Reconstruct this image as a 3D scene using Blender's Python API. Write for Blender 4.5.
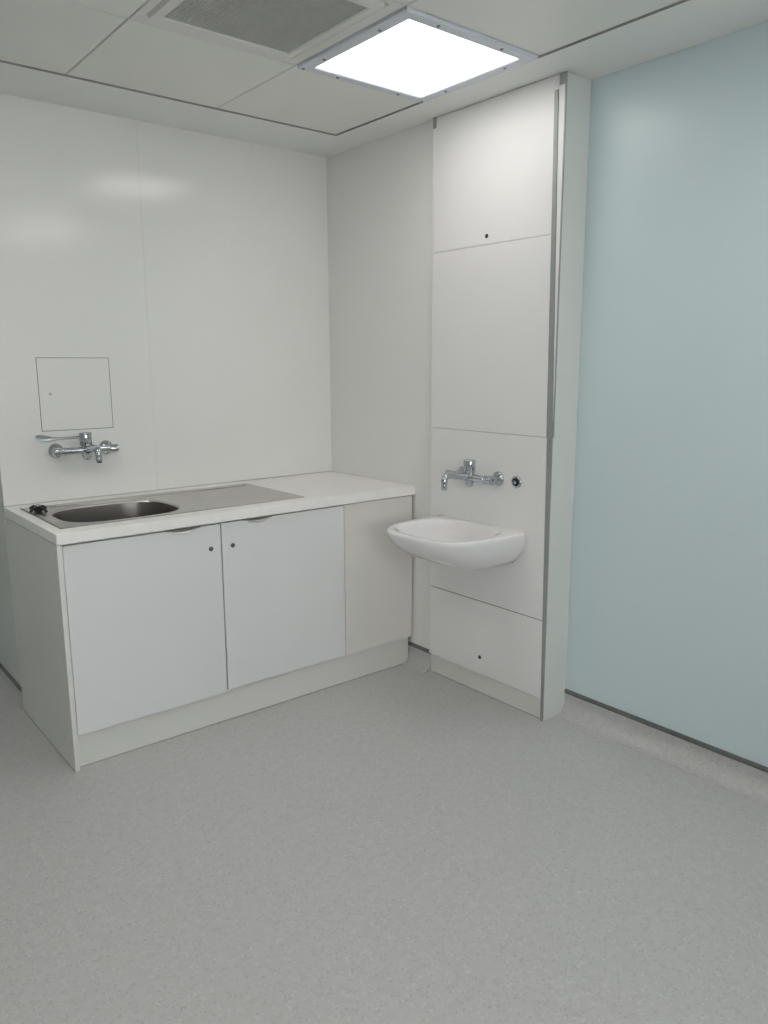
import bpy, bmesh, math
from mathutils import Vector, Matrix

for o in list(bpy.data.objects):
    bpy.data.objects.remove(o, do_unlink=True)
scene = bpy.context.scene
COL = scene.collection

# ------------------------------------------------------------------ camera
CAM = Vector((-2.4418, -3.4418, 1.4768))
PITCH, YAW, ROLL = (math.radians(a) for a in (-10.825, -39.2395, -0.2152))
fw = Vector((-math.sin(YAW) * math.cos(PITCH), math.cos(YAW) * math.cos(PITCH), math.sin(PITCH)))
r0 = Vector((math.cos(YAW), math.sin(YAW), 0)); u0 = r0.cross(fw)
rr = r0 * math.cos(ROLL) + u0 * math.sin(ROLL); uu = -r0 * math.sin(ROLL) + u0 * math.cos(ROLL)
cd = bpy.data.cameras.new('camera')
cd.sensor_fit = 'VERTICAL'; cd.sensor_height = 36.0; cd.lens = 776.13 / 1024 * 36.0
cd.clip_start = 0.05
cam = bpy.data.objects.new('camera', cd); COL.objects.link(cam)
cam.matrix_world = Matrix(((rr.x, uu.x, -fw.x, CAM.x), (rr.y, uu.y, -fw.y, CAM.y), (rr.z, uu.z, -fw.z, CAM.z), (0, 0, 0, 1)))
scene.camera = cam

# ------------------------------------------------------------------ world, exposure
LAMP_A = 5.6                     # diffuser above the washbasin
LAMP_B = 9.3                     # ceiling lights out of view: inferred near the blue wall, otherwise added fill
LAMP_COL = (1.0, 0.98, 0.94, 1)
SKY = 9.2                        # sky strength, frontal fill through the added window behind the camera
w = bpy.data.worlds.new('world'); scene.world = w; w.use_nodes = True
w.node_tree.nodes['Background'].inputs[0].default_value = (0.97, 0.98, 0.975, 1)
w.node_tree.nodes['Background'].inputs[1].default_value = SKY
vs = scene.view_settings
vs.view_transform = 'Standard'; vs.look = 'None'; vs.gamma = 1.0; vs.use_curve_mapping = False
vs.exposure = 0.0
# ------------------------------------------------------------------ dimensions (metres)
H = 2.506                        # ceiling
CABL = -1.661                    # left end of cabinet run and of back wall
XB = 0.136                       # blue wall plane
DY0, DY1 = -0.812, -1.512        # duct unit, along the right wall
XL, YF, YA = -4.4, -5.6, 0.62    # left wall, wall behind the camera, alcove wall

# ------------------------------------------------------------------ materials
def mat(name, col, rough=0.5, metal=0.0, noise=None, bump=None, spec=0.5, coat=0.0, vary=0.0):
    m = bpy.data.materials.new(name); m.use_nodes = True
    nt = m.node_tree; b = nt.nodes['Principled BSDF']
    b.inputs['Base Color'].default_value = (*col, 1)
    b.inputs['Roughness'].default_value = rough
    b.inputs['Metallic'].default_value = metal
    b.inputs['Specular IOR Level'].default_value = spec
    b.inputs['Coat Weight'].default_value = coat
    tc = nt.nodes.new('ShaderNodeTexCoord')
    if noise:
        sc, amt = noise
        n = nt.nodes.new('ShaderNodeTexNoise'); n.inputs['Scale'].default_value = sc; n.inputs['Detail'].default_value = 4
        nt.links.new(tc.outputs['Object'], n.inputs['Vector'])
        r = nt.nodes.new('ShaderNodeMapRange')
        r.inputs['From Min'].default_value = 0.3; r.inputs['From Max'].default_value = 0.7
        r.inputs['To Min'].default_value = 1 - amt; r.inputs['To Max'].default_value = 1 + amt
        nt.links.new(n.outputs['Fac'], r.inputs['Value'])
        mx = nt.nodes.new('ShaderNodeVectorMath'); mx.operation = 'SCALE'
        mx.inputs[0].default_value = col
        nt.links.new(r.outputs[0], mx.inputs['Scale']); nt.links.new(mx.outputs[0], b.inputs['Base Color'])
    if bump:
        sc, st, stretch = bump
        mp = nt.nodes.new('ShaderNodeMapping'); mp.inputs['Scale'].default_value = stretch
        n = nt.nodes.new('ShaderNodeTexNoise'); n.inputs['Scale'].default_value = sc; n.inputs['Detail'].default_value = 3
        nt.links.new(tc.outputs['Object'], mp.inputs['Vector']); nt.links.new(mp.outputs[0], n.inputs['Vector'])
        bp = nt.nodes.new('ShaderNodeBump'); bp.inputs['Strength'].default_value = st; bp.inputs['Distance'].default_value = 0.002
        nt.links.new(n.outputs['Fac'], bp.inputs['Height']); nt.links.new(bp.outputs[0], b.inputs['Normal'])
    return m

def floor_mat():
    m = bpy.data.materials.new('speckled_vinyl'); m.use_nodes = True
    nt = m.node_tree; b = nt.nodes['Principled BSDF']
    tc = nt.nodes.new('ShaderNodeTexCoord')
    def noise(scale, detail=2):
        n = nt.nodes.new('ShaderNodeTexNoise'); n.inputs['Scale'].default_value = scale; n.inputs['Detail'].default_value = detail
        nt.links.new(tc.outputs['Object'], n.inputs['Vector']); return n
    def ramp(src, stops):
        r = nt.nodes.new('ShaderNodeValToRGB'); e = r.color_ramp.elements
        while len(e) < len(stops): e.new(0.5)
        for k, (p, c) in enumerate(stops): e[k].position = p; e[k].color = (*c, 1)
        nt.links.new(src, r.inputs[0]); return r
    base = ramp(noise(38, 5).outputs['Fac'], [(0.36, (.520, .515, .512)), (0.64, (.550, .545, .542))])
    # vinyl chips, light and dark
    v = nt.nodes.new('ShaderNodeTexVoronoi'); v.inputs['Scale'].default_value = 190
    nt.links.new(tc.outputs['Object'], v.inputs['Vector'])
    sep = nt.nodes.new('ShaderNodeSeparateColor'); nt.links.new(v.outputs['Color'], sep.inputs[0])
    chip = ramp(sep.outputs[0], [(0.0, (.84, .84, .85)), (0.07, (.90, .90, .91)), (0.10, (1, 1, 1)), (0.86, (1, 1, 1)), (0.90, (1.0, 1.0, 1.0)), (0.97, (1.0, 1.0, 1.0))])
    mx = nt.nodes.new('ShaderNodeMix'); mx.data_type = 'RGBA'; mx.blend_type = 'MULTIPLY'; mx.inputs[0].default_value = 1
    nt.links.new(base.outputs[0], mx.inputs[6]); nt.links.new(chip.outputs[0], mx.inputs[7])
    lite = ramp(sep.outputs[1], [(0.90, (0, 0, 0)), (0.95, (.06, .06, .06))])
    ad = nt.nodes.new('ShaderNodeMix'); ad.data_type = 'RGBA'; ad.blend_type = 'ADD'; ad.inputs[0].default_value = 1
    nt.links.new(mx.outputs[2], ad.inputs[6]); nt.links.new(lite.outputs[0], ad.inputs[7])
    nt.links.new(ad.outputs[2], b.inputs['Base Color'])
    b.inputs['Roughness'].default_value = 0.42; b.inputs['Specular IOR Level'].default_value = 0.4
    bp = nt.nodes.new('ShaderNodeBump'); bp.inputs['Strength'].default_value = 0.12; bp.inputs['Distance'].default_value = 0.001
    nt.links.new(noise(420, 2).outputs['Fac'], bp.inputs['Height']); nt.links.new(bp.outputs[0], b.inputs['Normal'])
    return m

def glass_mat():
    m = bpy.data.materials.new('fill_window_glass'); m.use_nodes = True; nt = m.node_tree
    nt.nodes.remove(nt.nodes['Principled BSDF'])
    t = nt.nodes.new('ShaderNodeBsdfTransparent'); g = nt.nodes.new('ShaderNodeBsdfGlossy'); g.inputs['Roughness'].default_value = 0.02
    f = nt.nodes.new('ShaderNodeFresnel'); mx = nt.nodes.new('ShaderNodeMixShader')
    nt.links.new(f.outputs[0], mx.inputs[0]); nt.links.new(t.outputs[0], mx.inputs[1]); nt.links.new(g.outputs[0], mx.inputs[2])
    nt.links.new(mx.outputs[0], nt.nodes['Material Output'].inputs[0]); return m

def emit(name, col, st):
    m = bpy.data.materials.new(name); m.use_nodes = True; nt = m.node_tree
    nt.nodes.remove(nt.nodes['Principled BSDF'])
    e = nt.nodes.new('ShaderNodeEmission'); e.inputs[0].default_value = col; e.inputs[1].default_value = st
    nt.links.new(e.outputs[0], nt.nodes['Material Output'].inputs[0]); return m

M = dict(
    floor=floor_mat(),
    wall=mat('gloss_wall_cladding', (.83, .83, .81), 0.15, noise=(1.1, .012), bump=(2.2, .05, (1, 1, 1)), spec=.48),
    wall_edge=mat('wall_core', (.80, .80, .78), 0.6, noise=(20, .03)),
    returnw=mat('return_cladding', (.70, .72, .70), 0.12, noise=(1.0, .015)),
    alcove=mat('alcove_paint', (.40, .45, .43), 0.5, noise=(2, .02)),
    blue=mat('pale_blue_cladding', (.655, .77, .80), 0.30, noise=(1.0, .015), bump=(1.5, .05, (1, 1, 1)), spec=.4),
    paint=mat('white_wall_paint', (.80, .80, .78), 0.6, noise=(3, .02)),
    border=mat('ceiling_border_paint', (.87, .88, .855), 0.55, noise=(3, .02)),
    tile=mat('ceiling_tile_face', (.83, .84, .795), 0.35, noise=(2, .02), bump=(60, .04, (1, 1, 1))),
    tilegap=mat('ceiling_void', (.16, .16, .15), 0.8, noise=(5, .05)),
    carcass=mat('cream_melamine', (.755, .755, .72), 0.38, noise=(3, .012), bump=(90, .03, (1, 1, 1))),
    filler=mat('warm_grey_melamine', (.775, .757, .725), 0.36, noise=(3, .012)),
    door=mat('cool_white_melamine', (.78, .785, .795), 0.34, noise=(3, .01), bump=(90, .02, (1, 1, 1))),
    worktop=mat('white_laminate', (.93, .92, .895), 0.35, noise=(25, .02), bump=(120, .05, (1, 1, 1))),
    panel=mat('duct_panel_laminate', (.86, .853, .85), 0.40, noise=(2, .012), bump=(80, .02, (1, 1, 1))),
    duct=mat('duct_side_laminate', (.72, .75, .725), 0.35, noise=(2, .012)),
    alu=mat('brushed_aluminium', (.35, .37, .36), 0.5, .25, noise=(30, .04), bump=(300, .08, (1, 1, .02))),
    seal=mat('dark_sealant', (.14, .15, .148), 0.5, noise=(30, .1)),
    sealant_grey=mat('grey_sealant', (.45, .45, .44), 0.5, noise=(30, .05)),
    gap=mat('dark_joint', (.10, .10, .095), 0.8, noise=(20, .1)),
    joint_and_shade=mat('dark_grey_joint_and_shade', (.20, .20, .19), 0.8, noise=(20, .1)),
    gap_shade=mat('ceiling_gap_shade', (.34, .34, .33), 0.8, noise=(20, .1)),
    joint_grey=mat('grey_joint', (.42, .42, .41), 0.8, noise=(20, .1)),
    joint_light=mat('light_joint', (.80, .80, .79), 0.8, noise=(20, .1)),
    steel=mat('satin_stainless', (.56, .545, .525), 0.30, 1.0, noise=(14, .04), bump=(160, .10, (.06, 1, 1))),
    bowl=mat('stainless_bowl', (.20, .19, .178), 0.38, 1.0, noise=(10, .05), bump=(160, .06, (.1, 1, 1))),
    chrome=mat('chrome', (.52, .55, .58), 0.10, 1.0, noise=(25, .03)),
    satin=mat('satin_lever', (.42, .47, .49), 0.30, 1.0, noise=(25, .03)),
    ceramic=mat('white_ceramic', (.85, .84, .845), 0.12, noise=(2, .008), coat=.3),
    rubber=mat('black_rubber', (.018, .018, .018), 0.5, noise=(40, .2)),
    lock=mat('dark_lock_metal', (.20, .20, .20), 0.35, .9, noise=(60, .1)),
    lframe=mat('light_frame_enamel', (.72, .76, .82), 0.40, 0.0, noise=(10, .02)),
    grille=mat('grille_enamel', (.52, .53, .50), 0.5, noise=(10, .03)),
    ventframe=mat('vent_frame_enamel', (.78, .78, .75), 0.45, noise=(5, .02)),
    handle=mat('handle_satin_nickel', (.80, .77, .735), 0.28, 1.0, noise=(30, .04)),
    diffuser=emit('opal_diffuser', LAMP_COL, LAMP_A),
    diffuser_unseen=emit('opal_diffuser_unseen', LAMP_COL, LAMP_B),
    glass=glass_mat(),
    wframe=mat('white_fill_window_frame', (.80, .80, .80), 0.35, noise=(10, .01)),
)

# ------------------------------------------------------------------ mesh helpers
def finish(name, bm, m, parent=None, smooth=False, bevel=0.0, seg=2):
    bmesh.ops.recalc_face_normals(bm, faces=bm.faces[:])
    me = bpy.data.meshes.new(name); bm.to_mesh(me); bm.free()
    me.materials.append(M[m])
    if smooth:
        for p in me.polygons: p.use_smooth = True
    o = bpy.data.objects.new(name, me); COL.objects.link(o)
    if bevel:
        b = o.modifiers.new('bevel', 'BEVEL'); b.width = bevel; b.segments = seg; b.limit_method = 'ANGLE'
        b.angle_limit = math.radians(40); b.harden_normals = False
    if parent is not None:
        o.parent = parent
        o.matrix_parent_inverse = Matrix.Translation(-parent.location)
    return o

def add_box(bm, x0, x1, y0, y1, z0, z1):
    v = [bm.verts.new((x, y, z)) for x in (x0, x1) for y in (y0, y1) for z in (z0, z1)]
    for f in ((0, 1, 3, 2), (4, 6, 7, 5), (0, 4, 5, 1), (2, 3, 7, 6), (0, 2, 6, 4), (1, 5, 7, 3)):
        bm.faces.new([v[i] for i in f])

def box(name, b, m, parent=None, bevel=0.0, seg=2):
    bm = bmesh.new(); add_box(bm, *b)
    return finish(name, bm, m, parent, bevel=bevel, seg=seg)

def add_prism(bm, pts, vec):
    vec = Vector(vec); a = [bm.verts.new(p) for p in pts]; b = [bm.verts.new(Vector(p) + vec) for p in pts]
    n = len(pts); bm.faces.new(a); bm.faces.new(b[::-1])
    for i in range(n): bm.faces.new((a[i], a[(i + 1) % n], b[(i + 1) % n], b[i]))

def add_loft(bm, rings, cap0=True, cap1=True):
    R = [[bm.verts.new(p) for p in r] for r in rings]
    n = len(rings[0])
    for a, b in zip(R[:-1], R[1:]):
        for i in range(n): bm.faces.new((a[i], a[(i + 1) % n], b[(i + 1) % n], b[i]))
    if cap0: bm.faces.new(R[0][::-1])
    if cap1: bm.faces.new(R[-1])

def frame_of(d):
    d = Vector(d).normalized()
    a = Vector((0, 0, 1)) if abs(d.z) < 0.9 else Vector((1, 0, 0))
    u = d.cross(a).normalized(); return u, d.cross(u).normalized()

def add_lathe(bm, base, axis, prof, n=28):
    """prof: list of (distance along axis, radius)"""
    ax = Vector(axis).normalized(); u, v = frame_of(ax); base = Vector(base)
    add_loft(bm, [[base + ax * t + (u * math.cos(2 * math.pi * k / n) + v * math.sin(2 * math.pi * k / n)) * r for k in range(n)] for t, r in prof])

def add_tube(bm, pts, rad, n=16):
    pts = [Vector(p) for p in pts]
    rad = rad if isinstance(rad, (list, tuple)) else [rad] * len(pts)
    rings = []; u = None
    for i, p in enumerate(pts):
        d = (pts[min(i + 1, len(pts) - 1)] - pts[max(i - 1, 0)]).normalized()
        if u is None: u, v = frame_of(d)
        else:
            u = (u - d * u.dot(d)).normalized(); v = d.cross(u)
        v = d.cross(u)
        rings.append([p + (u * math.cos(2 * math.pi * k / n) + v * math.sin(2 * math.pi * k / n)) * rad[i] for k in range(n)])
    add_loft(bm, rings)

def arc(p, a, b, n=8):
    """round the corner at p between a and b: quadratic curve points"""
    p, a, b = Vector(p), Vector(a), Vector(b)
    return [a * (1 - t) ** 2 + p * 2 * t * (1 - t) + b * t * t for t in (k / n for k in range(n + 1))]

def auto_smooth(o, deg=35):
    for p in o.data.polygons: p.use_smooth = True
    o.data.update()
    bm = bmesh.new(); bm.from_mesh(o.data)
    for e in bm.edges:
        if len(e.link_faces) == 2 and e.calc_face_angle(0) > math.radians(deg): e.smooth = False
    bm.to_mesh(o.data); bm.free()
    return o

def tag(o, label, cat, group=None, kind=None):
    o['label'] = label; o['category'] = cat
    if group: o['group'] = group
    if kind: o['kind'] = kind
    return o

def empty(name, loc, label, cat, group=None, kind=None):
    o = bpy.data.objects.new(name, None); COL.objects.link(o); o.location = loc; o.empty_display_size = 0.1
    return tag(o, label, cat, group, kind)

# ------------------------------------------------------------------ floor and walls
tag(box('floor', (XL - .1, XB + .1, YF - .1, YA + .1, -.08, 0), 'floor'), 'light grey speckled vinyl floor', 'floor', kind='structure')

wb = tag(box('wall_back', (CABL + .1, .1, .006, .10, 0, H + .05), 'wall_edge'), 'glossy white clad wall behind the sink', 'wall', kind='structure')
SEAM = -.995
box('wall_panel', (CABL, SEAM - .0003, 0, .006, 0, H), 'wall', wb)
box('wall_panel', (SEAM + .0003, 0, 0, .006, 0, H), 'wall', wb)
tag(box('wall_return', (CABL, CABL + .1, .006, YA, 0, H), 'returnw'), 'glossy return wall behind the left end of the sink cabinet', 'wall', kind='structure')
tag(box('wall_alcove', (XL, CABL + .1, YA, YA + .1, 0, H), 'alcove'), 'grey-green alcove wall at the far left', 'wall', kind='structure')
tag(box('wall_corner', (0, XB, -.83, .006, 0, H), 'wall'), 'narrow white clad wall between the worktop and the washbasin unit', 'wall', kind='structure')
tag(box('wall_right', (XB, XB + .1, YF, -.83, 0, H), 'blue'), 'pale blue clad wall on the right', 'wall', kind='structure')
tag(box('wall_left', (XL - .1, XL, YF, YA + .1, 0, H), 'paint'), 'plain painted wall on the left, out of the photo', 'wall', kind='structure')
WX0, WX1, WZ0, WZ1 = -3.1, -1.3, .95, 2.15  # opening of an unseen window, added for low frontal fill light
bm = bmesh.new()
R_ = lambda x0, x1, z0, z1, y: [(x0, y, z0), (x1, y, z0), (x1, y, z1), (x0, y, z1)]
wo = (XL, XB + .1, 0, H); wi = (WX0, WX1, WZ0, WZ1)
add_loft(bm, [R_(*wi, YF - .1), R_(*wo, YF - .1), R_(*wo, YF), R_(*wi, YF), R_(*wi, YF - .1)], False, False)
bmesh.ops.remove_doubles(bm, verts=bm.verts[:], dist=1e-5)
tag(finish('wall_front', bm, 'paint'), 'plain painted wall behind the camera', 'wall', kind='structure')
win = empty('fill_window_1', ((WX0 + WX1) / 2, YF - .05, WZ0), 'white framed window added for fill light in the wall behind the camera', 'window', kind='structure')
bm = bmesh.new()
wj = (WX0 + .05, WX1 - .05, WZ0 + .05, WZ1 - .05)
add_loft(bm, [R_(*wj, YF - .08), R_(*wi, YF - .08), R_(*wi, YF - .03), R_(*wj, YF - .03), R_(*wj, YF - .08)], False, False)
add_box(bm, (WX0 + WX1) / 2 - .03, (WX0 + WX1) / 2 + .03, YF - .08, YF - .03, WZ0 + .05, WZ1 - .05)
finish('fill_window_frame', bm, 'wframe', win)
for x0, x1 in ((WX0 + .05, (WX0 + WX1) / 2 - .03), ((WX0 + WX1) / 2 + .03, WX1 - .05)):
    box('pane', (x0, x1, YF - .058, YF - .052, WZ0 + .05, WZ1 - .05), 'glass', win)

# coved vinyl skirting, 100 mm, with a dark sealing strip on top
def cove(name, p0, p1, inward, label, taper=0.0):
    """p0 -> p1 along the wall foot, inward: unit vector into the room"""
    p0, p1, n = Vector(p0), Vector(p1), Vector(inward)
    R = .055; prof = [(0, .094), (.003, .094), (.003, R + .006)]
    for k in range(1, 10):
        a = math.pi / 2 * k / 10
        prof.append((.003 + R * (1 - math.cos(a)), .0012 + R * (1 - math.sin(a)) + .0045 * (1 - k / 10)))
    prof += [(.003 + R + .006, .0008), (.003 + R + .006, 0), (0, 0)]
    bm = bmesh.new(); t_ = (p1 - p0).normalized() * taper
    add_loft(bm, [[p0 + n * d + t_ * d + Vector((0, 0, z)) for d, z in prof], [p1 + n * d + Vector((0, 0, z)) for d, z in prof]])
    o = auto_smooth(finish(name, bm, 'floor'), 40)
    tag(o, label, 'skirting', kind='structure')
    s = bmesh.new()
    add_prism(s, [p0 + n * d + Vector((0, 0, z)) for d, z in ((0, .088), (.006, .088), (.008, .097), (.005, .105), (0, .106))], p1 - p0)
    finish('seal_strip', s, 'seal', o)
    return o
cove('baseboard_right', (XB, YF, 0), (XB, DY1, 0), (-1, 0, 0), 'coved grey vinyl skirting along the foot of the blue wall')
cove('baseboard_corner', (0, DY0, 0), (0, -.01, 0), (-1, 0, 0), 'coved grey vinyl skirting between cabinet and washbasin unit')
cove('baseboard_return', (CABL, -.0004, 0), (CABL, YA, 0), (-1, 0, 0), 'coved skirting on the return wall behind the cabinet end', 2.5)

# ------------------------------------------------------------------ ceiling
ceil = tag(box('ceiling', (XL - .1, XB + .1, YF - .1, YA + .1, H + .05, H + .10), 'tilegap'), 'suspended ceiling of pale metal tiles with a plain border', 'ceiling', kind='structure')
TX, TY, TP = -.178, -.335, .6085                         # first tile corner and module
box('border_panel', (XL, XB, TY + .011, YA, H, H + .05), 'border', ceil)
box('border_panel', (TX + .011, XB, YF, TY + .011, H, H + .05), 'border', ceil)
box('edge_trim', (XL, TX + .006, TY - .010, TY + .006, H - .003, H + .012), 'border', ceil, bevel=.001, seg=1)
box('edge_trim', (TX - .010, TX + .006, YF, TY - .010, H - .003, H + .012), 'border', ceil, bevel=.001, seg=1)
box('shadow_gap', (XL, TX - .010, TY - .0128, TY - .0101, H - .0030, H + .004), 'gap_shade', ceil)  # solid dark strips painted as the shadow in the trim gap
box('shadow_gap', (TX - .0128, TX - .0101, YF, TY - .0128, H - .0030, H + .004), 'gap_shade', ceil)
X0, Y0 = TX - .0135, TY - .0135
TPX, TPY = .602, .594
LIGHTS = {(0, 1), (3, 1), (0, 4), (3, 4)}
VENT = (1, 1)
tile_me = None
nx = int((X0 - XL) / TPX) + 1; ny = int((Y0 - YF) / TPY) + 1
for i in range(nx):
    for j in range(ny):
        if (i, j) in LIGHTS or (i, j) == VENT: continue
        x1 = X0 - i * TPX - .002; x0 = max(X0 - (i + 1) * TPX + .002, XL)
        y1 = Y0 - j * TPY - .002; y0 = max(Y0 - (j + 1) * TPY + .002, YF)
        full = x0 > XL and y0 > YF
        if full and tile_me:
            o = bpy.data.objects.new('ceiling_tile', tile_me); COL.objects.link(o); o.location = (x1, y1, H + .002)
            o.parent = ceil
        elif x1 - x0 > .02 and y1 - y0 > .02:
            bm = bmesh.new(); a, b = x0 - x1, y0 - y1
            add_loft(bm, [[(a + e, b + e, z), (-e, b + e, z), (-e, -e, z), (a + e, -e, z)] for e, z in ((0, .03), (0, .002), (.002, 0))])
            o = finish('ceiling_tile', bm, 'tile'); o.location = (x1, y1, H + .002); o.parent = ceil
            if full: tile_me = o.data

# ceiling light fittings
def ceiling_light(i, j, label, dm='diffuser_unseen'):
    cx = X0 - (i + .5) * TPX; cy = Y0 - (j + .5) * TPY
    t = empty('ceiling_light', (cx, cy, H - .008), label, 'ceiling light', 'square ceiling lights')
    so, si = .296, .250
    bm = bmesh.new()
    sq = lambda s, z: [(cx + a * s, cy + b * s, z) for a, b in ((-1, -1), (1, -1), (1, 1), (-1, 1))]
    rings = [sq(so, H + .03), sq(so, H - .004), sq(so - .004, H - .008), sq(si + .004, H - .008), sq(si, H - .004), sq(si, H + .03)]
    add_loft(bm, rings, False, False)
    finish('frame', bm, 'lframe', t)
    bm = bmesh.new(); add_box(bm, cx - si - .002, cx + si + .002, cy - si - .002, cy + si + .002, H - .003, H + .006)
    finish('diffuser', bm, dm, t)
    for k, (a, b) in enumerate([(-.90, -.45), (-.90, .55), (.90, -.55), (.90, .45), (-.45, .91), (.5, .91), (-.5, -.91), (.45, -.91), (.93, .93), (-.93, .93)]):
        s = bmesh.new(); add_lathe(s, (cx + a * .302, cy + b * .302, H - .0075), (0, 0, -1), [(0, .006), (.002, .006), (.0035, .003)], 12)
        finish('screw', s, 'lock', t)
    return t
ceiling_light(0, 1, 'lit square ceiling light above the washbasin unit', 'diffuser')
ceiling_light(0, 4, 'square ceiling light near the blue wall, out of the photo')
ceiling_light(3, 4, 'added square fill light above the camera, out of view')  # unseen fitting added to light the cabinet fronts
ceiling_light(3, 1, 'added square fill light left of the sink cabinet, out of view')  # unseen fitting added to brighten the cabinet end panel

# ceiling vent
def vent(i, j):
    xa, xb = X0 - (i + 1) * TPX + .002, X0 - i * TPX - .002
    ya, yb = Y0 - (j + 1) * TPY + .002, Y0 - j * TPY - .002
    gx0, gx1, gy0, gy1 = -1.322, -.882, -1.468, -1.028
    t = empty('air_vent', ((xa + xb) / 2, (ya + yb) / 2, H - .006), 'square perforated grey air vent set in a white ceiling tile', 'air vent')
    bm = bmesh.new()
    R = lambda x0, x1, y0, y1, z: [(x0, y0, z), (x1, y0, z), (x1, y1, z), (x0, y1, z)]
    ex = lambda e, z: R(gx0 - e, gx1 + e, gy0 - e, gy1 + e, z)
    add_loft(bm, [R(xa, xb, ya, yb, H + .03), R(xa, xb, ya, yb, H + .004), R(xa + .002, xb - .002, ya + .002, yb - .002, H + .002),
                  ex(.045, H + .002), ex(.042, H + .012), ex(.036, H + .012), ex(.032, H - .004), ex(.004, H - .006), ex(0, H - .002), ex(0, H + .03)], False, False)
    finish('surround', bm, 'ventframe', t)
    bm = bmesh.new(); n = 44; s = (gx1 - gx0) / n
    for k in range(n + 1):
        add_box(bm, gx0 + k * s - .0022, gx0 + k * s + .0022, gy0, gy1, H - .001, H + .003)
        add_box(bm, gx0, gx1, gy0 + k * s - .0022, gy0 + k * s + .0022, H - .0008, H + .0028)
    g = finish('grille', bm, 'grille', t); g['kind'] = 'stuff'
    box('backing', (gx0, gx1, gy0, gy1, H + .012, H + .02), 'lock', t)
vent(*VENT)

# ------------------------------------------------------------------ base cabinet
CF = -.684                                               # plane of the door fronts
cab = empty('base_cabinet', ((CABL) / 2, -.35, 0), 'white two-door sink base cabinet with a long plinth', 'cabinet')
bm = bmesh.new()
add_box(bm, CABL + .020, -.020, -.660, -.02, .125, .143)     # bottom board
add_box(bm, CABL + .020, CABL + .038, -.660, -.02, .143, .855)
add_box(bm, -.424, -.406, -.660, -.02, .143, .855)
add_box(bm, -.038, -.020, -.660, -.02, .143, .855)
add_box(bm, CABL + .038, -.038, -.028, -.02, .143, .855)
add_box(bm, CABL + .038, -.424, -.660, -.642, .805, .855)    # top rail behind the doors
finish('carcass', bm, 'carcass', cab)
box('end_panel', (CABL, CABL + .018, CF, -.001, .0005, .857), 'carcass', cab, bevel=.0012)
box('plinth', (CABL + .018, -.014, -.657, -.640, .0005, .125), 'carcass', cab, bevel=.001)
box('floor_seal', (CABL + .018, -.014, -.6585, -.6568, .0004, .0045), 'joint_grey', cab)
box('floor_seal', (CABL - .0012, CABL + .0002, CF, -.001, .0004, .0040), 'joint_grey', cab)
fl = box('filler_panel', (-.418, -.012, CF + .003, CF + .021, .146, .856), 'filler', cab, bevel=.001)
fl['label'] = 'warm grey blank panel right of the doors'

def door(x0, x1, hx, lx, z0, z1):
    d = box('door', (x0, x1, CF, CF + .018, z0, z1), 'door', cab, bevel=.0015)
    # crescent finger pull on the top edge
    bm = bmesh.new(); hw, dp, n = .060, .0165, 18
    P = [(hx + hw * (2 * k / n - 1), 1 - (2 * k / n - 1) ** 2) for k in range(n + 1)]
    up = [bm.verts.new((x, CF - .0008, z1 - .0015 - dp * .45 * q ** .8)) for x, q in P]                       # recessed top edge
    mid = [bm.verts.new((x, CF - .0015 - .002 * q, z1 - .0015 - dp * .75 * q ** .8)) for x, q in P]
    lip = [bm.verts.new((x, CF - .0015 - .0075 * q, z1 - .0016 - dp * .92 * q ** .8)) for x, q in P]
    low = [bm.verts.new((x, CF - .0003, z1 - .0017 - dp * q ** .8)) for x, q in P]
    for A, B in ((up, mid), (mid, lip), (lip, low)):
        for k in range(n): bm.faces.new((A[k], A[k + 1], B[k + 1], B[k]))
    h = auto_smooth(finish('handle', bm, 'handle'), 60)
    bm = bmesh.new()                                                                       # flat dark plate painted as the shade of the finger recess
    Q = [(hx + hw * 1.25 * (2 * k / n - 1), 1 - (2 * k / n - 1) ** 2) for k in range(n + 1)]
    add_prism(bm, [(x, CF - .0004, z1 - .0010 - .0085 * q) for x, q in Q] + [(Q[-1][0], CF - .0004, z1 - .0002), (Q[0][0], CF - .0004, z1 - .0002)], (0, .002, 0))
    fr = finish('recess_shade', bm, 'joint_and_shade'); fr.parent = d
    h.parent = d; h.matrix_parent_inverse = Matrix.Identity(4)
    h['label'] = 'satin crescent finger pull'
    bm = bmesh.new(); add_lathe(bm, (lx, CF + .004, .757), (0, -1, 0), [(0, .0095), (.006, .0095), (.0075, .008), (.0076, .0062), (.0066, .006)], 24)
    add_box(bm, lx - .001, lx + .001, CF - .0036, CF - .002, .753, .761)
    l = auto_smooth(finish('lock', bm, 'lock'), 40); l.parent = d
    l['label'] = 'small round cam lock'
    return d
door(-1.6415, -1.0325, -1.190, -1.077, .140, .852)
door(-1.0275, -.4220, -.862, -.980, .148, .854)

# ------------------------------------------------------------------ worktop (with cut-out for the bowl)
bm = bmesh.new()
ox0, ox1, oy0, oy1 = CABL - .002, -.0005, -.695, -.0005
hx0, hx1, hy0, hy1 = -1.592, -1.082, -.592, -.178
out = [(ox0, oy0), (ox1, oy0), (ox1, oy1), (ox0, oy1)]; inn = [(hx0, hy0), (hx1, hy0), (hx1, hy1), (hx0, hy1)]
z0, z1 = .860, .900
add_loft(bm, [[(x, y, z) for x, y in L] for L, z in ((inn, z0), (out, z0), (out, z1), (inn, z1), (inn, z0))], False, False)
bmesh.ops.remove_doubles(bm, verts=bm.verts[:], dist=1e-5)
wt = finish('worktop', bm, 'worktop', bevel=.004, seg=3)
tag(wt, 'white laminate worktop on the sink cabinet', 'worktop')
box('back_sealant', (CABL, -.001, -.0035, -.0006, .9003, .903), 'sealant_grey', wt)['label'] = 'thin grey sealant line along the wall'

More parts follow.
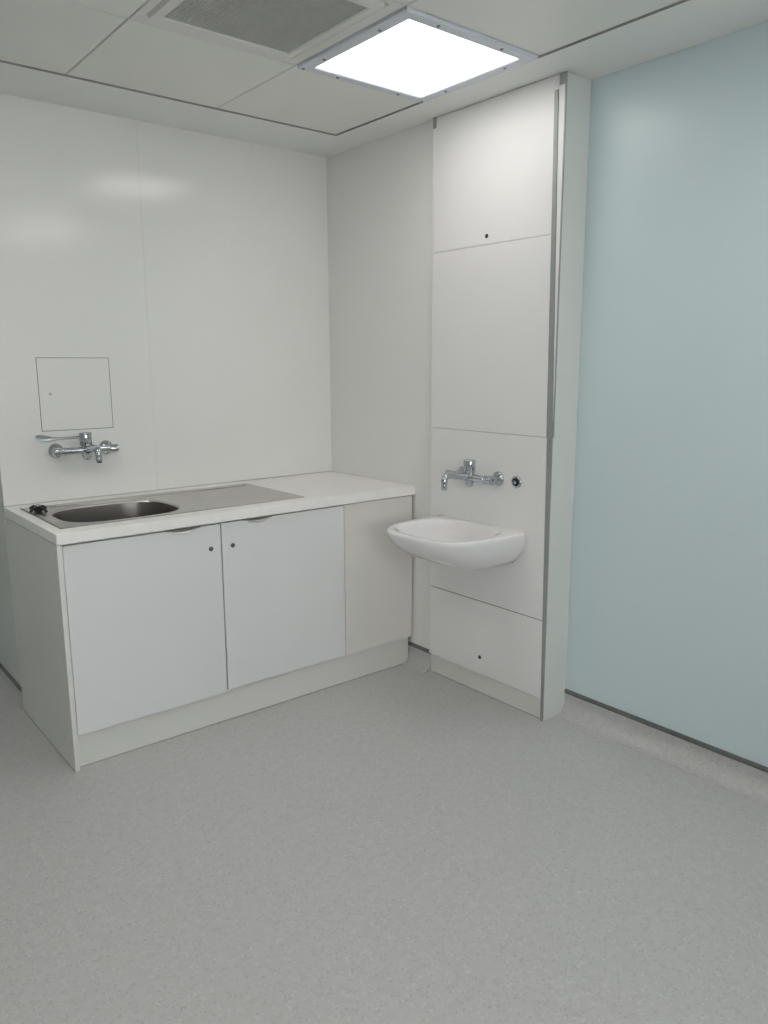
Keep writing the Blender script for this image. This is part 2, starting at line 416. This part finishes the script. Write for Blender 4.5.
# ------------------------------------------------------------------ inset sink
sink = empty('kitchen_sink', (-1.1, -.355, .9), 'stainless steel inset sink with a drainer on its right', 'sink')
sx0, sx1, sy0, sy1 = -1.622, -.583, -.612, -.100
BC, BX, BY = Vector((-1.337, -.393)), .231, .184
xm = -1.075
def rect_hit(a):
    dx, dy = math.cos(a), math.sin(a)
    t = min([((sx0 if dx < 0 else xm) - BC.x) / dx if abs(dx) > 1e-9 else 1e9, ((sy0 if dy < 0 else sy1) - BC.y) / dy if abs(dy) > 1e-9 else 1e9])
    return BC.x + dx * t, BC.y + dy * t
angs = sorted([2 * math.pi * k / 60 for k in range(60)] + [math.atan2(y - BC.y, x - BC.x) % (2 * math.pi) for x in (sx0, xm) for y in (sy0, sy1)])
def sup(a, s, n=3.1):
    c, q = math.cos(a), math.sin(a)
    r = (abs(c / BX) ** n + abs(q / BY) ** n) ** (-1 / n)
    return BC.x + c * r * s, BC.y + q * r * s
bm = bmesh.new()
zt = .9035
ro = [(*rect_hit(a), zt) for a in angs]
rings = [ro] + [[(*sup(a, s), z) for a in angs] for s, z in ((1.05, zt), (1.03, zt - .0010), (1.01, zt - .003), (1.0, zt - .007))]
add_loft(bm, rings, False, False)
add_box(bm, xm, sx1, sy0, sy1, zt - .003, zt)                    # drainer plate
for x0, x1, y0, y1 in ((sx0, xm, sy0, sy0 + .004), (sx0, xm, sy1 - .004, sy1), (sx0, sx0 + .004, sy0, sy1)):
    add_box(bm, x0, x1, y0, y1, .9003, zt)                        # folded edge
finish('deck', bm, 'steel', sink, bevel=.0)
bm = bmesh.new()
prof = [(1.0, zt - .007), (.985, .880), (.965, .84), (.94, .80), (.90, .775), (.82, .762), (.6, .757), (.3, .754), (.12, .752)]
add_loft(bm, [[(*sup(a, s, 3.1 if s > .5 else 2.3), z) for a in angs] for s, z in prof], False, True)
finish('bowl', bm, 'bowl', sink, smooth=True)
bm = bmesh.new(); add_lathe(bm, (BC.x, BC.y, .7525), (0, 0, 1), [(0, .036), (.003, .036), (.004, .030), (.0025, .022), (.0025, .003)], 28)
finish('waste', bm, 'chrome', sink, smooth=True)
for k in range(7):                                                # pressed drainer ridges
    y = -.56 + k * .068
    bm = bmesh.new(); ln = .40
    add_loft(bm, [[(-1.03 + ln * u, y + math.cos(t) * .012 * wq, zt - .0004 + max(0, math.sin(t)) * .0010 * wq) for t in [math.pi * q / 8 for q in range(9)]] for u, wq in ((0, .1), (.03, .8), (.08, 1), (.92, 1), (.97, .8), (1, .1))])
    finish('drainer_ridge', bm, 'steel', sink, smooth=True)
bm = bmesh.new()
add_tube(bm, [(-1.53, -.163, zt), (-1.2, -.163, zt), (-.62, -.163, zt)], .003, 10)
finish('ledge_ridge', bm, 'steel', sink, smooth=True)

# plug on its chain, lying on the left corner of the sink
plug = empty('sink_plug', (-1.575, -.225, zt), 'black rubber sink plug with crossed grips at the left corner of the sink', 'plug')
PX, PY = -1.588, -.225
bm = bmesh.new(); add_lathe(bm, (PX, PY, zt + .0003), (0, 0, 1), [(0, .013), (.002, .015), (.008, .017), (.011, .017), (.012, .012), (.014, .006)], 24)
finish('stopper', bm, 'rubber', plug, smooth=True)
for a_ in (.35, 1.95):
    dx, dy = math.cos(a_) * .038, math.sin(a_) * .066
    bm = bmesh.new(); add_tube(bm, [(PX - dx, PY - dy, zt + .007), (PX - dx * .6, PY - dy * .6, zt + .018), (PX, PY, zt + .020), (PX + dx * .6, PY + dy * .6, zt + .018), (PX + dx, PY + dy, zt + .007)], [.005, .0055, .005, .0055, .005], 10)
    finish('grip_bar', bm, 'rubber', plug, smooth=True)
bm = bmesh.new()
bmesh.ops.create_uvsphere(bm, u_segments=14, v_segments=10, radius=.0085, matrix=Matrix.Translation((PX, PY, zt + .024)))
finish('chain_ball', bm, 'chrome', plug, smooth=True)
bm = bmesh.new(); add_tube(bm, arc((-1.54, -.150, zt + .006), (PX, PY, zt + .026), (-1.50, -.163, zt + .0045), 12), .0016, 8)
finish('chain', bm, 'chrome', plug, smooth=True)

# ------------------------------------------------------------------ taps
def tap(base, out, side, label, lever, group='wall-mounted chrome mixer taps'):
    """base: point on the wall midway between the flanges; out: wall normal; side: along the wall"""
    B, O, S, Z = Vector(base), Vector(out), Vector(side), Vector((0, 0, 1))
    t = empty('mixer_tap', base, label, 'tap', group)
    L = lambda a, b, c: B + S * a + O * b + Z * c
    off = .066
    for s in (-1, 1):
        bm = bmesh.new()
        add_lathe(bm, L(s * .107, .0005, 0), O, [(0, .031), (.004, .031), (.009, .027), (.016, .018), (.018, .0155), (off - .01, .0155)], 32)
        f = auto_smooth(finish('wall_flange', bm, 'chrome', t), 50)
        bm = bmesh.new()
        add_lathe(bm, L(s * .137, off, 0), S * -s, [(0, .0145), (.002, .0180), (.028, .0180), (.030, .0165), (.042, .0165), (.043, .0180), (.050, .0180)], 24)
        auto_smooth(finish('elbow', bm, 'chrome', t), 40)
    bm = bmesh.new()
    add_lathe(bm, L(-.088, off, 0), S, [(0, .0155), (.088, .0160), (.176, .0155)], 24)
    auto_smooth(finish('crossbar', bm, 'chrome', t), 40)
    bm = bmesh.new()
    add_lathe(bm, L(0, off, -.040), Z, [(0, .010), (.002, .0145), (.010, .0165), (.012, .019), (.022, .0205), (.052, .0205), (.060, .022)], 28)
    auto_smooth(finish('valve_body', bm, 'chrome', t), 40)
    bm = bmesh.new()
    add_lathe(bm, L(0, off, .0205), Z, [(0, .0235), (.003, .0258), (.052, .0258), (.055, .0245), (.0555, .012), (.0565, .0115)], 28)
    c = auto_smooth(finish('valve_cap', bm, 'chrome', t), 40)
    # spout: rises a little, then turns down
    p = [L(0, off, .002), L(0, off + .05, .010), L(0, .155, .016)] + arc(L(0, .212, .022), L(0, .175, .018), L(0, .214, -.006), 10) + [L(0, .214, -.022)]
    bm = bmesh.new(); add_tube(bm, p, [.0175, .0165, .0150] + [.0140] * 11 + [.0125], 20)
    sp = auto_smooth(finish('spout', bm, 'chrome', t), 50)
    bm = bmesh.new(); add_lathe(bm, L(0, .214, -.018), -Z, [(0, .0130), (.003, .0135), (.020, .0125), (.022, .011), (.0222, .009), (.020, .0085)], 24)
    auto_smooth(finish('outlet', bm, 'chrome', t), 40)
    if lever:
        # long paddle lever pointing along -side
        bm = bmesh.new(); rings = []
        for d, wq, h, z in ((.012, .007, .005, .058), (.05, .006, .0045, .057), (.10, .0055, .004, .056), (.132, .008, .0042, .056), (.148, .014, .0045, .058), (.170, .019, .0048, .060), (.187, .017, .0045, .063), (.198, .010, .004, .065), (.202, .003, .002, .066)):
            tilt = .9
            rings.append([L(-d, off, z) + (O * math.cos(tilt) + Z * -math.sin(tilt)) * math.cos(a) * wq + (O * math.sin(tilt) + Z * math.cos(tilt)) * math.sin(a) * h for a in [2 * math.pi * k / 14 for k in range(14)]])
        add_loft(bm, rings)
        finish('lever', bm, 'satin', t, smooth=True)['label'] = 'long paddle-shaped lever'
    return t
tap((-1.330, 0, 1.117), (0, -1, 0), (1, 0, 0), 'chrome wall-mounted mixer tap with a long paddle lever above the steel sink', True)
XD = -.015                                               # face of the duct panels
tap((XD, -1.128, .998), (-1, 0, 0), (0, 1, 0), 'chrome wall-mounted mixer tap without lever above the white washbasin', False)

# ------------------------------------------------------------------ access panel
ap = empty('access_panel', (-1.335, 0, 1.205), 'small square white access panel in the wall above the sink tap', 'access panel')
ax0, ax1, az0, az1 = -1.487, -1.183, 1.201, 1.507
bm = bmesh.new()
q = lambda e, y: [(ax0 + e, y, az0 + e), (ax1 - e, y, az0 + e), (ax1 - e, y, az1 - e), (ax0 + e, y, az1 - e)]
add_loft(bm, [q(0, -.0003), q(0, -.0012), q(.0026, -.0012), q(.0026, -.0003)], False, False)
finish('joint', bm, 'joint_and_shade', ap)
box('panel_door', (ax0 + .0026, ax1 - .0026, -.0022, -.0003, az0 + .0026, az1 - .0026), 'wall', ap, bevel=.0008, seg=1)
bm = bmesh.new(); add_lathe(bm, (-1.440, -.002, 1.356), (0, -1, 0), [(0, .006), (.0008, .006), (.0012, .004)], 16)
finish('latch', bm, 'sealant_grey', ap)

# ------------------------------------------------------------------ washbasin duct unit
du = empty('panelled_duct_unit', (.06, (DY0 + DY1) / 2, 0), 'tall white panelled duct unit behind the washbasin', 'duct unit')
# carcass behind the panels, plinth recessed below
bm = bmesh.new()
add_box(bm, -.009, -.001, DY0 - .004, DY1 + .012, .10, H - .001)
add_box(bm, 0, XB - .001, DY1 + .012, DY1 + .03, .10, H - .001)
finish('carcass', bm, 'panel', du)
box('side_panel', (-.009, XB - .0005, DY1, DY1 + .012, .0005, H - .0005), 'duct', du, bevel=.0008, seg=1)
box('plinth', (-.002, .018, DY1 + .012, DY0 - .022, .0005, .099), 'carcass', du, bevel=.001, seg=1)
box('floor_seal', (-.0035, -.0018, DY1 + .012, DY0 - .022, .0004, .0045), 'joint_grey', du)
box('joint', (-.0035, -.0012, DY0 + .0002, DY0 + .0040, .104, H - .001), 'joint_and_shade', du)  # dark strip painted as the shadow along the duct's left edge
def yr(z): return -1.464 - (2.45 - z) / 2.35 * .034       # slightly leaning right edge of the panels
def ypan(z0, z1, g0, g1):
    bm = bmesh.new(); z0 += g0; z1 -= g1; yl = DY0 - .006
    add_prism(bm, [(XD, yl, z0), (XD, yr(z0), z0), (XD, yr(z1), z1), (XD, yl, z1)], (.006, 0, 0))
    return finish('access_board', bm, 'panel', du, bevel=.0009, seg=1)
ypan(.098, .437, 0, .002); ypan(.437, 1.189, .002, .0012); ypan(1.189, 1.952, .0012, .0007); ypan(1.952, H - .004, .0007, 0)
for z, g, m_ in ((.437, .006, 'gap'), (1.189, .004, 'joint_grey'), (1.952, .003, 'joint_light')):   # joint strips behind the gaps
    box('joint', (-.0105, -.0088, yr(z), DY0 - .006, z - g, z + g), m_, du)
# right edge: leaning aluminium trim, white cover strip, corner angle
def strip(name, a, b, x0, x1, m):
    """a, b: (z, y_left, y_right) bottom and top"""
    bm = bmesh.new(); add_prism(bm, [(x0, a[1], a[0]), (x0, a[2], a[0]), (x0, b[2], b[0]), (x0, b[1], b[0])], (x1 - x0, 0, 0))
    return finish(name, bm, m, du)
strip('edge_trim', (.0006, yr(0) - .0005, -1.5135), (1.19, yr(1.19) - .0005, -1.509), -.0135, -.009, 'alu')
strip('edge_trim', (1.19, yr(1.19) - .0005, -1.509), (2.452, yr(2.452) - .0005, -1.480), -.0165, -.009, 'alu')
strip('cover_strip', (1.25, -1.5085, -1.5125), (2.47, -1.4800, -1.5090), -.0125, -.009, 'panel')
strip('corner_bead', (1.19, -1.5120, -1.5150), (H - .001, -1.5090, -1.5150), -.0135, -.009, 'alu')
box('bracket', (-.0145, -.009, -1.511, -1.484, 2.465, H - .0008), 'alu', du)
box('bracket', (-.0165, -.009, DY0 - .022, DY0 - .002, 2.462, H - .0008), 'alu', du)
box('cover_strip', (-.0155, -.009, DY0 - .0055, DY0, .098, 2.462), 'panel', du, bevel=.0006, seg=1)
for y, z in ((-1.139, 1.986), (-1.148, .176)):            # finger holes
    bm = bmesh.new(); add_lathe(bm, (XD + .0005, y, z), (-1, 0, 0), [(0, .0088), (.0010, .0088), (.0014, .0075), (.0006, .007)], 20)
    finish('lock_hole', bm, 'rubber', du)
# chrome outlet ring right of the tap
sk = empty('sensor_outlet', (XD, -1.336, .995), 'round chrome outlet with a dark centre beside the washbasin tap', 'outlet')
bm = bmesh.new(); add_lathe(bm, (XD - .0003, -1.336, .995), (-1, 0, 0), [(0, .026), (.003, .026), (.006, .023), (.007, .018), (.003, .0165), (.001, .016)], 32)
auto_smooth(finish('ring', bm, 'chrome', sk), 50)
bm = bmesh.new(); add_lathe(bm, (XD - .001, -1.336, .995), (-1, 0, 0), [(0, .017), (.0035, .0165), (.004, .010), (.0045, .004)], 24)
finish('core', bm, 'rubber', sk)
bm = bmesh.new(); add_lathe(bm, (XD - .004, -1.334, .993), (-1, 0, 0), [(0, .007), (.004, .007), (.005, .004)], 16)
finish('pin', bm, 'chrome', sk)

# ------------------------------------------------------------------ washbasin
ZR = .792
def D_ring(wid, dep, z, n=3.4, N=96, scale=1.0):
    """plan outline: flat against the duct, rounded front; sampled by angle round its own centre"""
    c = Vector((XD - .0006 - dep * .5, -1.139)); pts = []
    for k in range(N):
        a = 2 * math.pi * k / N
        dx, dy = math.cos(a), math.sin(a)
        lo, hi = 0, 1.0
        for _ in range(34):
            m_ = (lo + hi) / 2
            x, y = c.x + dx * m_, c.y + dy * m_
            inside = x < XD - .0006 and (abs((y + 1.139) / wid) ** n + abs((x - XD + .0006) / dep) ** n) < 1
            lo, hi = (m_, hi) if inside else (lo, m_)
        pts.append((c.x + dx * lo * scale, c.y + dy * lo * scale, z))
    return pts
def in_ring(s, z, n=3.0, N=96):
    c = Vector((-.222, -1.139)); a_, b_ = .172 * s, .205 * s; pts = []
    for k in range(N):
        a = 2 * math.pi * k / N; dx, dy = math.cos(a), math.sin(a)
        r = (abs(dx / a_) ** n + abs(dy / b_) ** n) ** (-1 / n)
        pts.append((c.x + dx * r, c.y + dy * r, z))
    return pts
wbasin = empty('washbasin', (-.2, -1.139, .60), 'white ceramic wall-hung washbasin on the panelled duct unit', 'washbasin')
rings = [D_ring(.03, .03, .597), D_ring(.09, .10, .603), D_ring(.145, .18, .618), D_ring(.19, .255, .640), D_ring(.222, .318, .668), D_ring(.243, .368, .700),
         D_ring(.255, .402, .735), D_ring(.2605, .420, .766), D_ring(.2615, .425, ZR - .010), D_ring(.2605, .424, ZR - .004), D_ring(.2575, .421, ZR - .001), D_ring(.252, .415, ZR),
         in_ring(1.10, ZR), in_ring(1.06, ZR - .001), in_ring(1.01, ZR - .005), in_ring(.965, ZR - .014), in_ring(.92, ZR - .032), in_ring(.85, ZR - .058), in_ring(.74, ZR - .080), in_ring(.58, ZR - .096, 2.6), in_ring(.36, ZR - .104, 2.2), in_ring(.12, ZR - .107, 2)]
rings = [[(x, y, ZR - (ZR - z) * .925) for x, y, z in R] for R in rings]
bm = bmesh.new(); add_loft(bm, rings)
auto_smooth(finish('bowl', bm, 'ceramic', wbasin), 48)
bm = bmesh.new(); add_lathe(bm, (-.222, -1.139, ZR - .0995), (0, 0, 1), [(0, .032), (.003, .032), (.004, .026), (.002, .02), (.002, .003)], 28)
finish('waste', bm, 'chrome', wbasin, smooth=True)
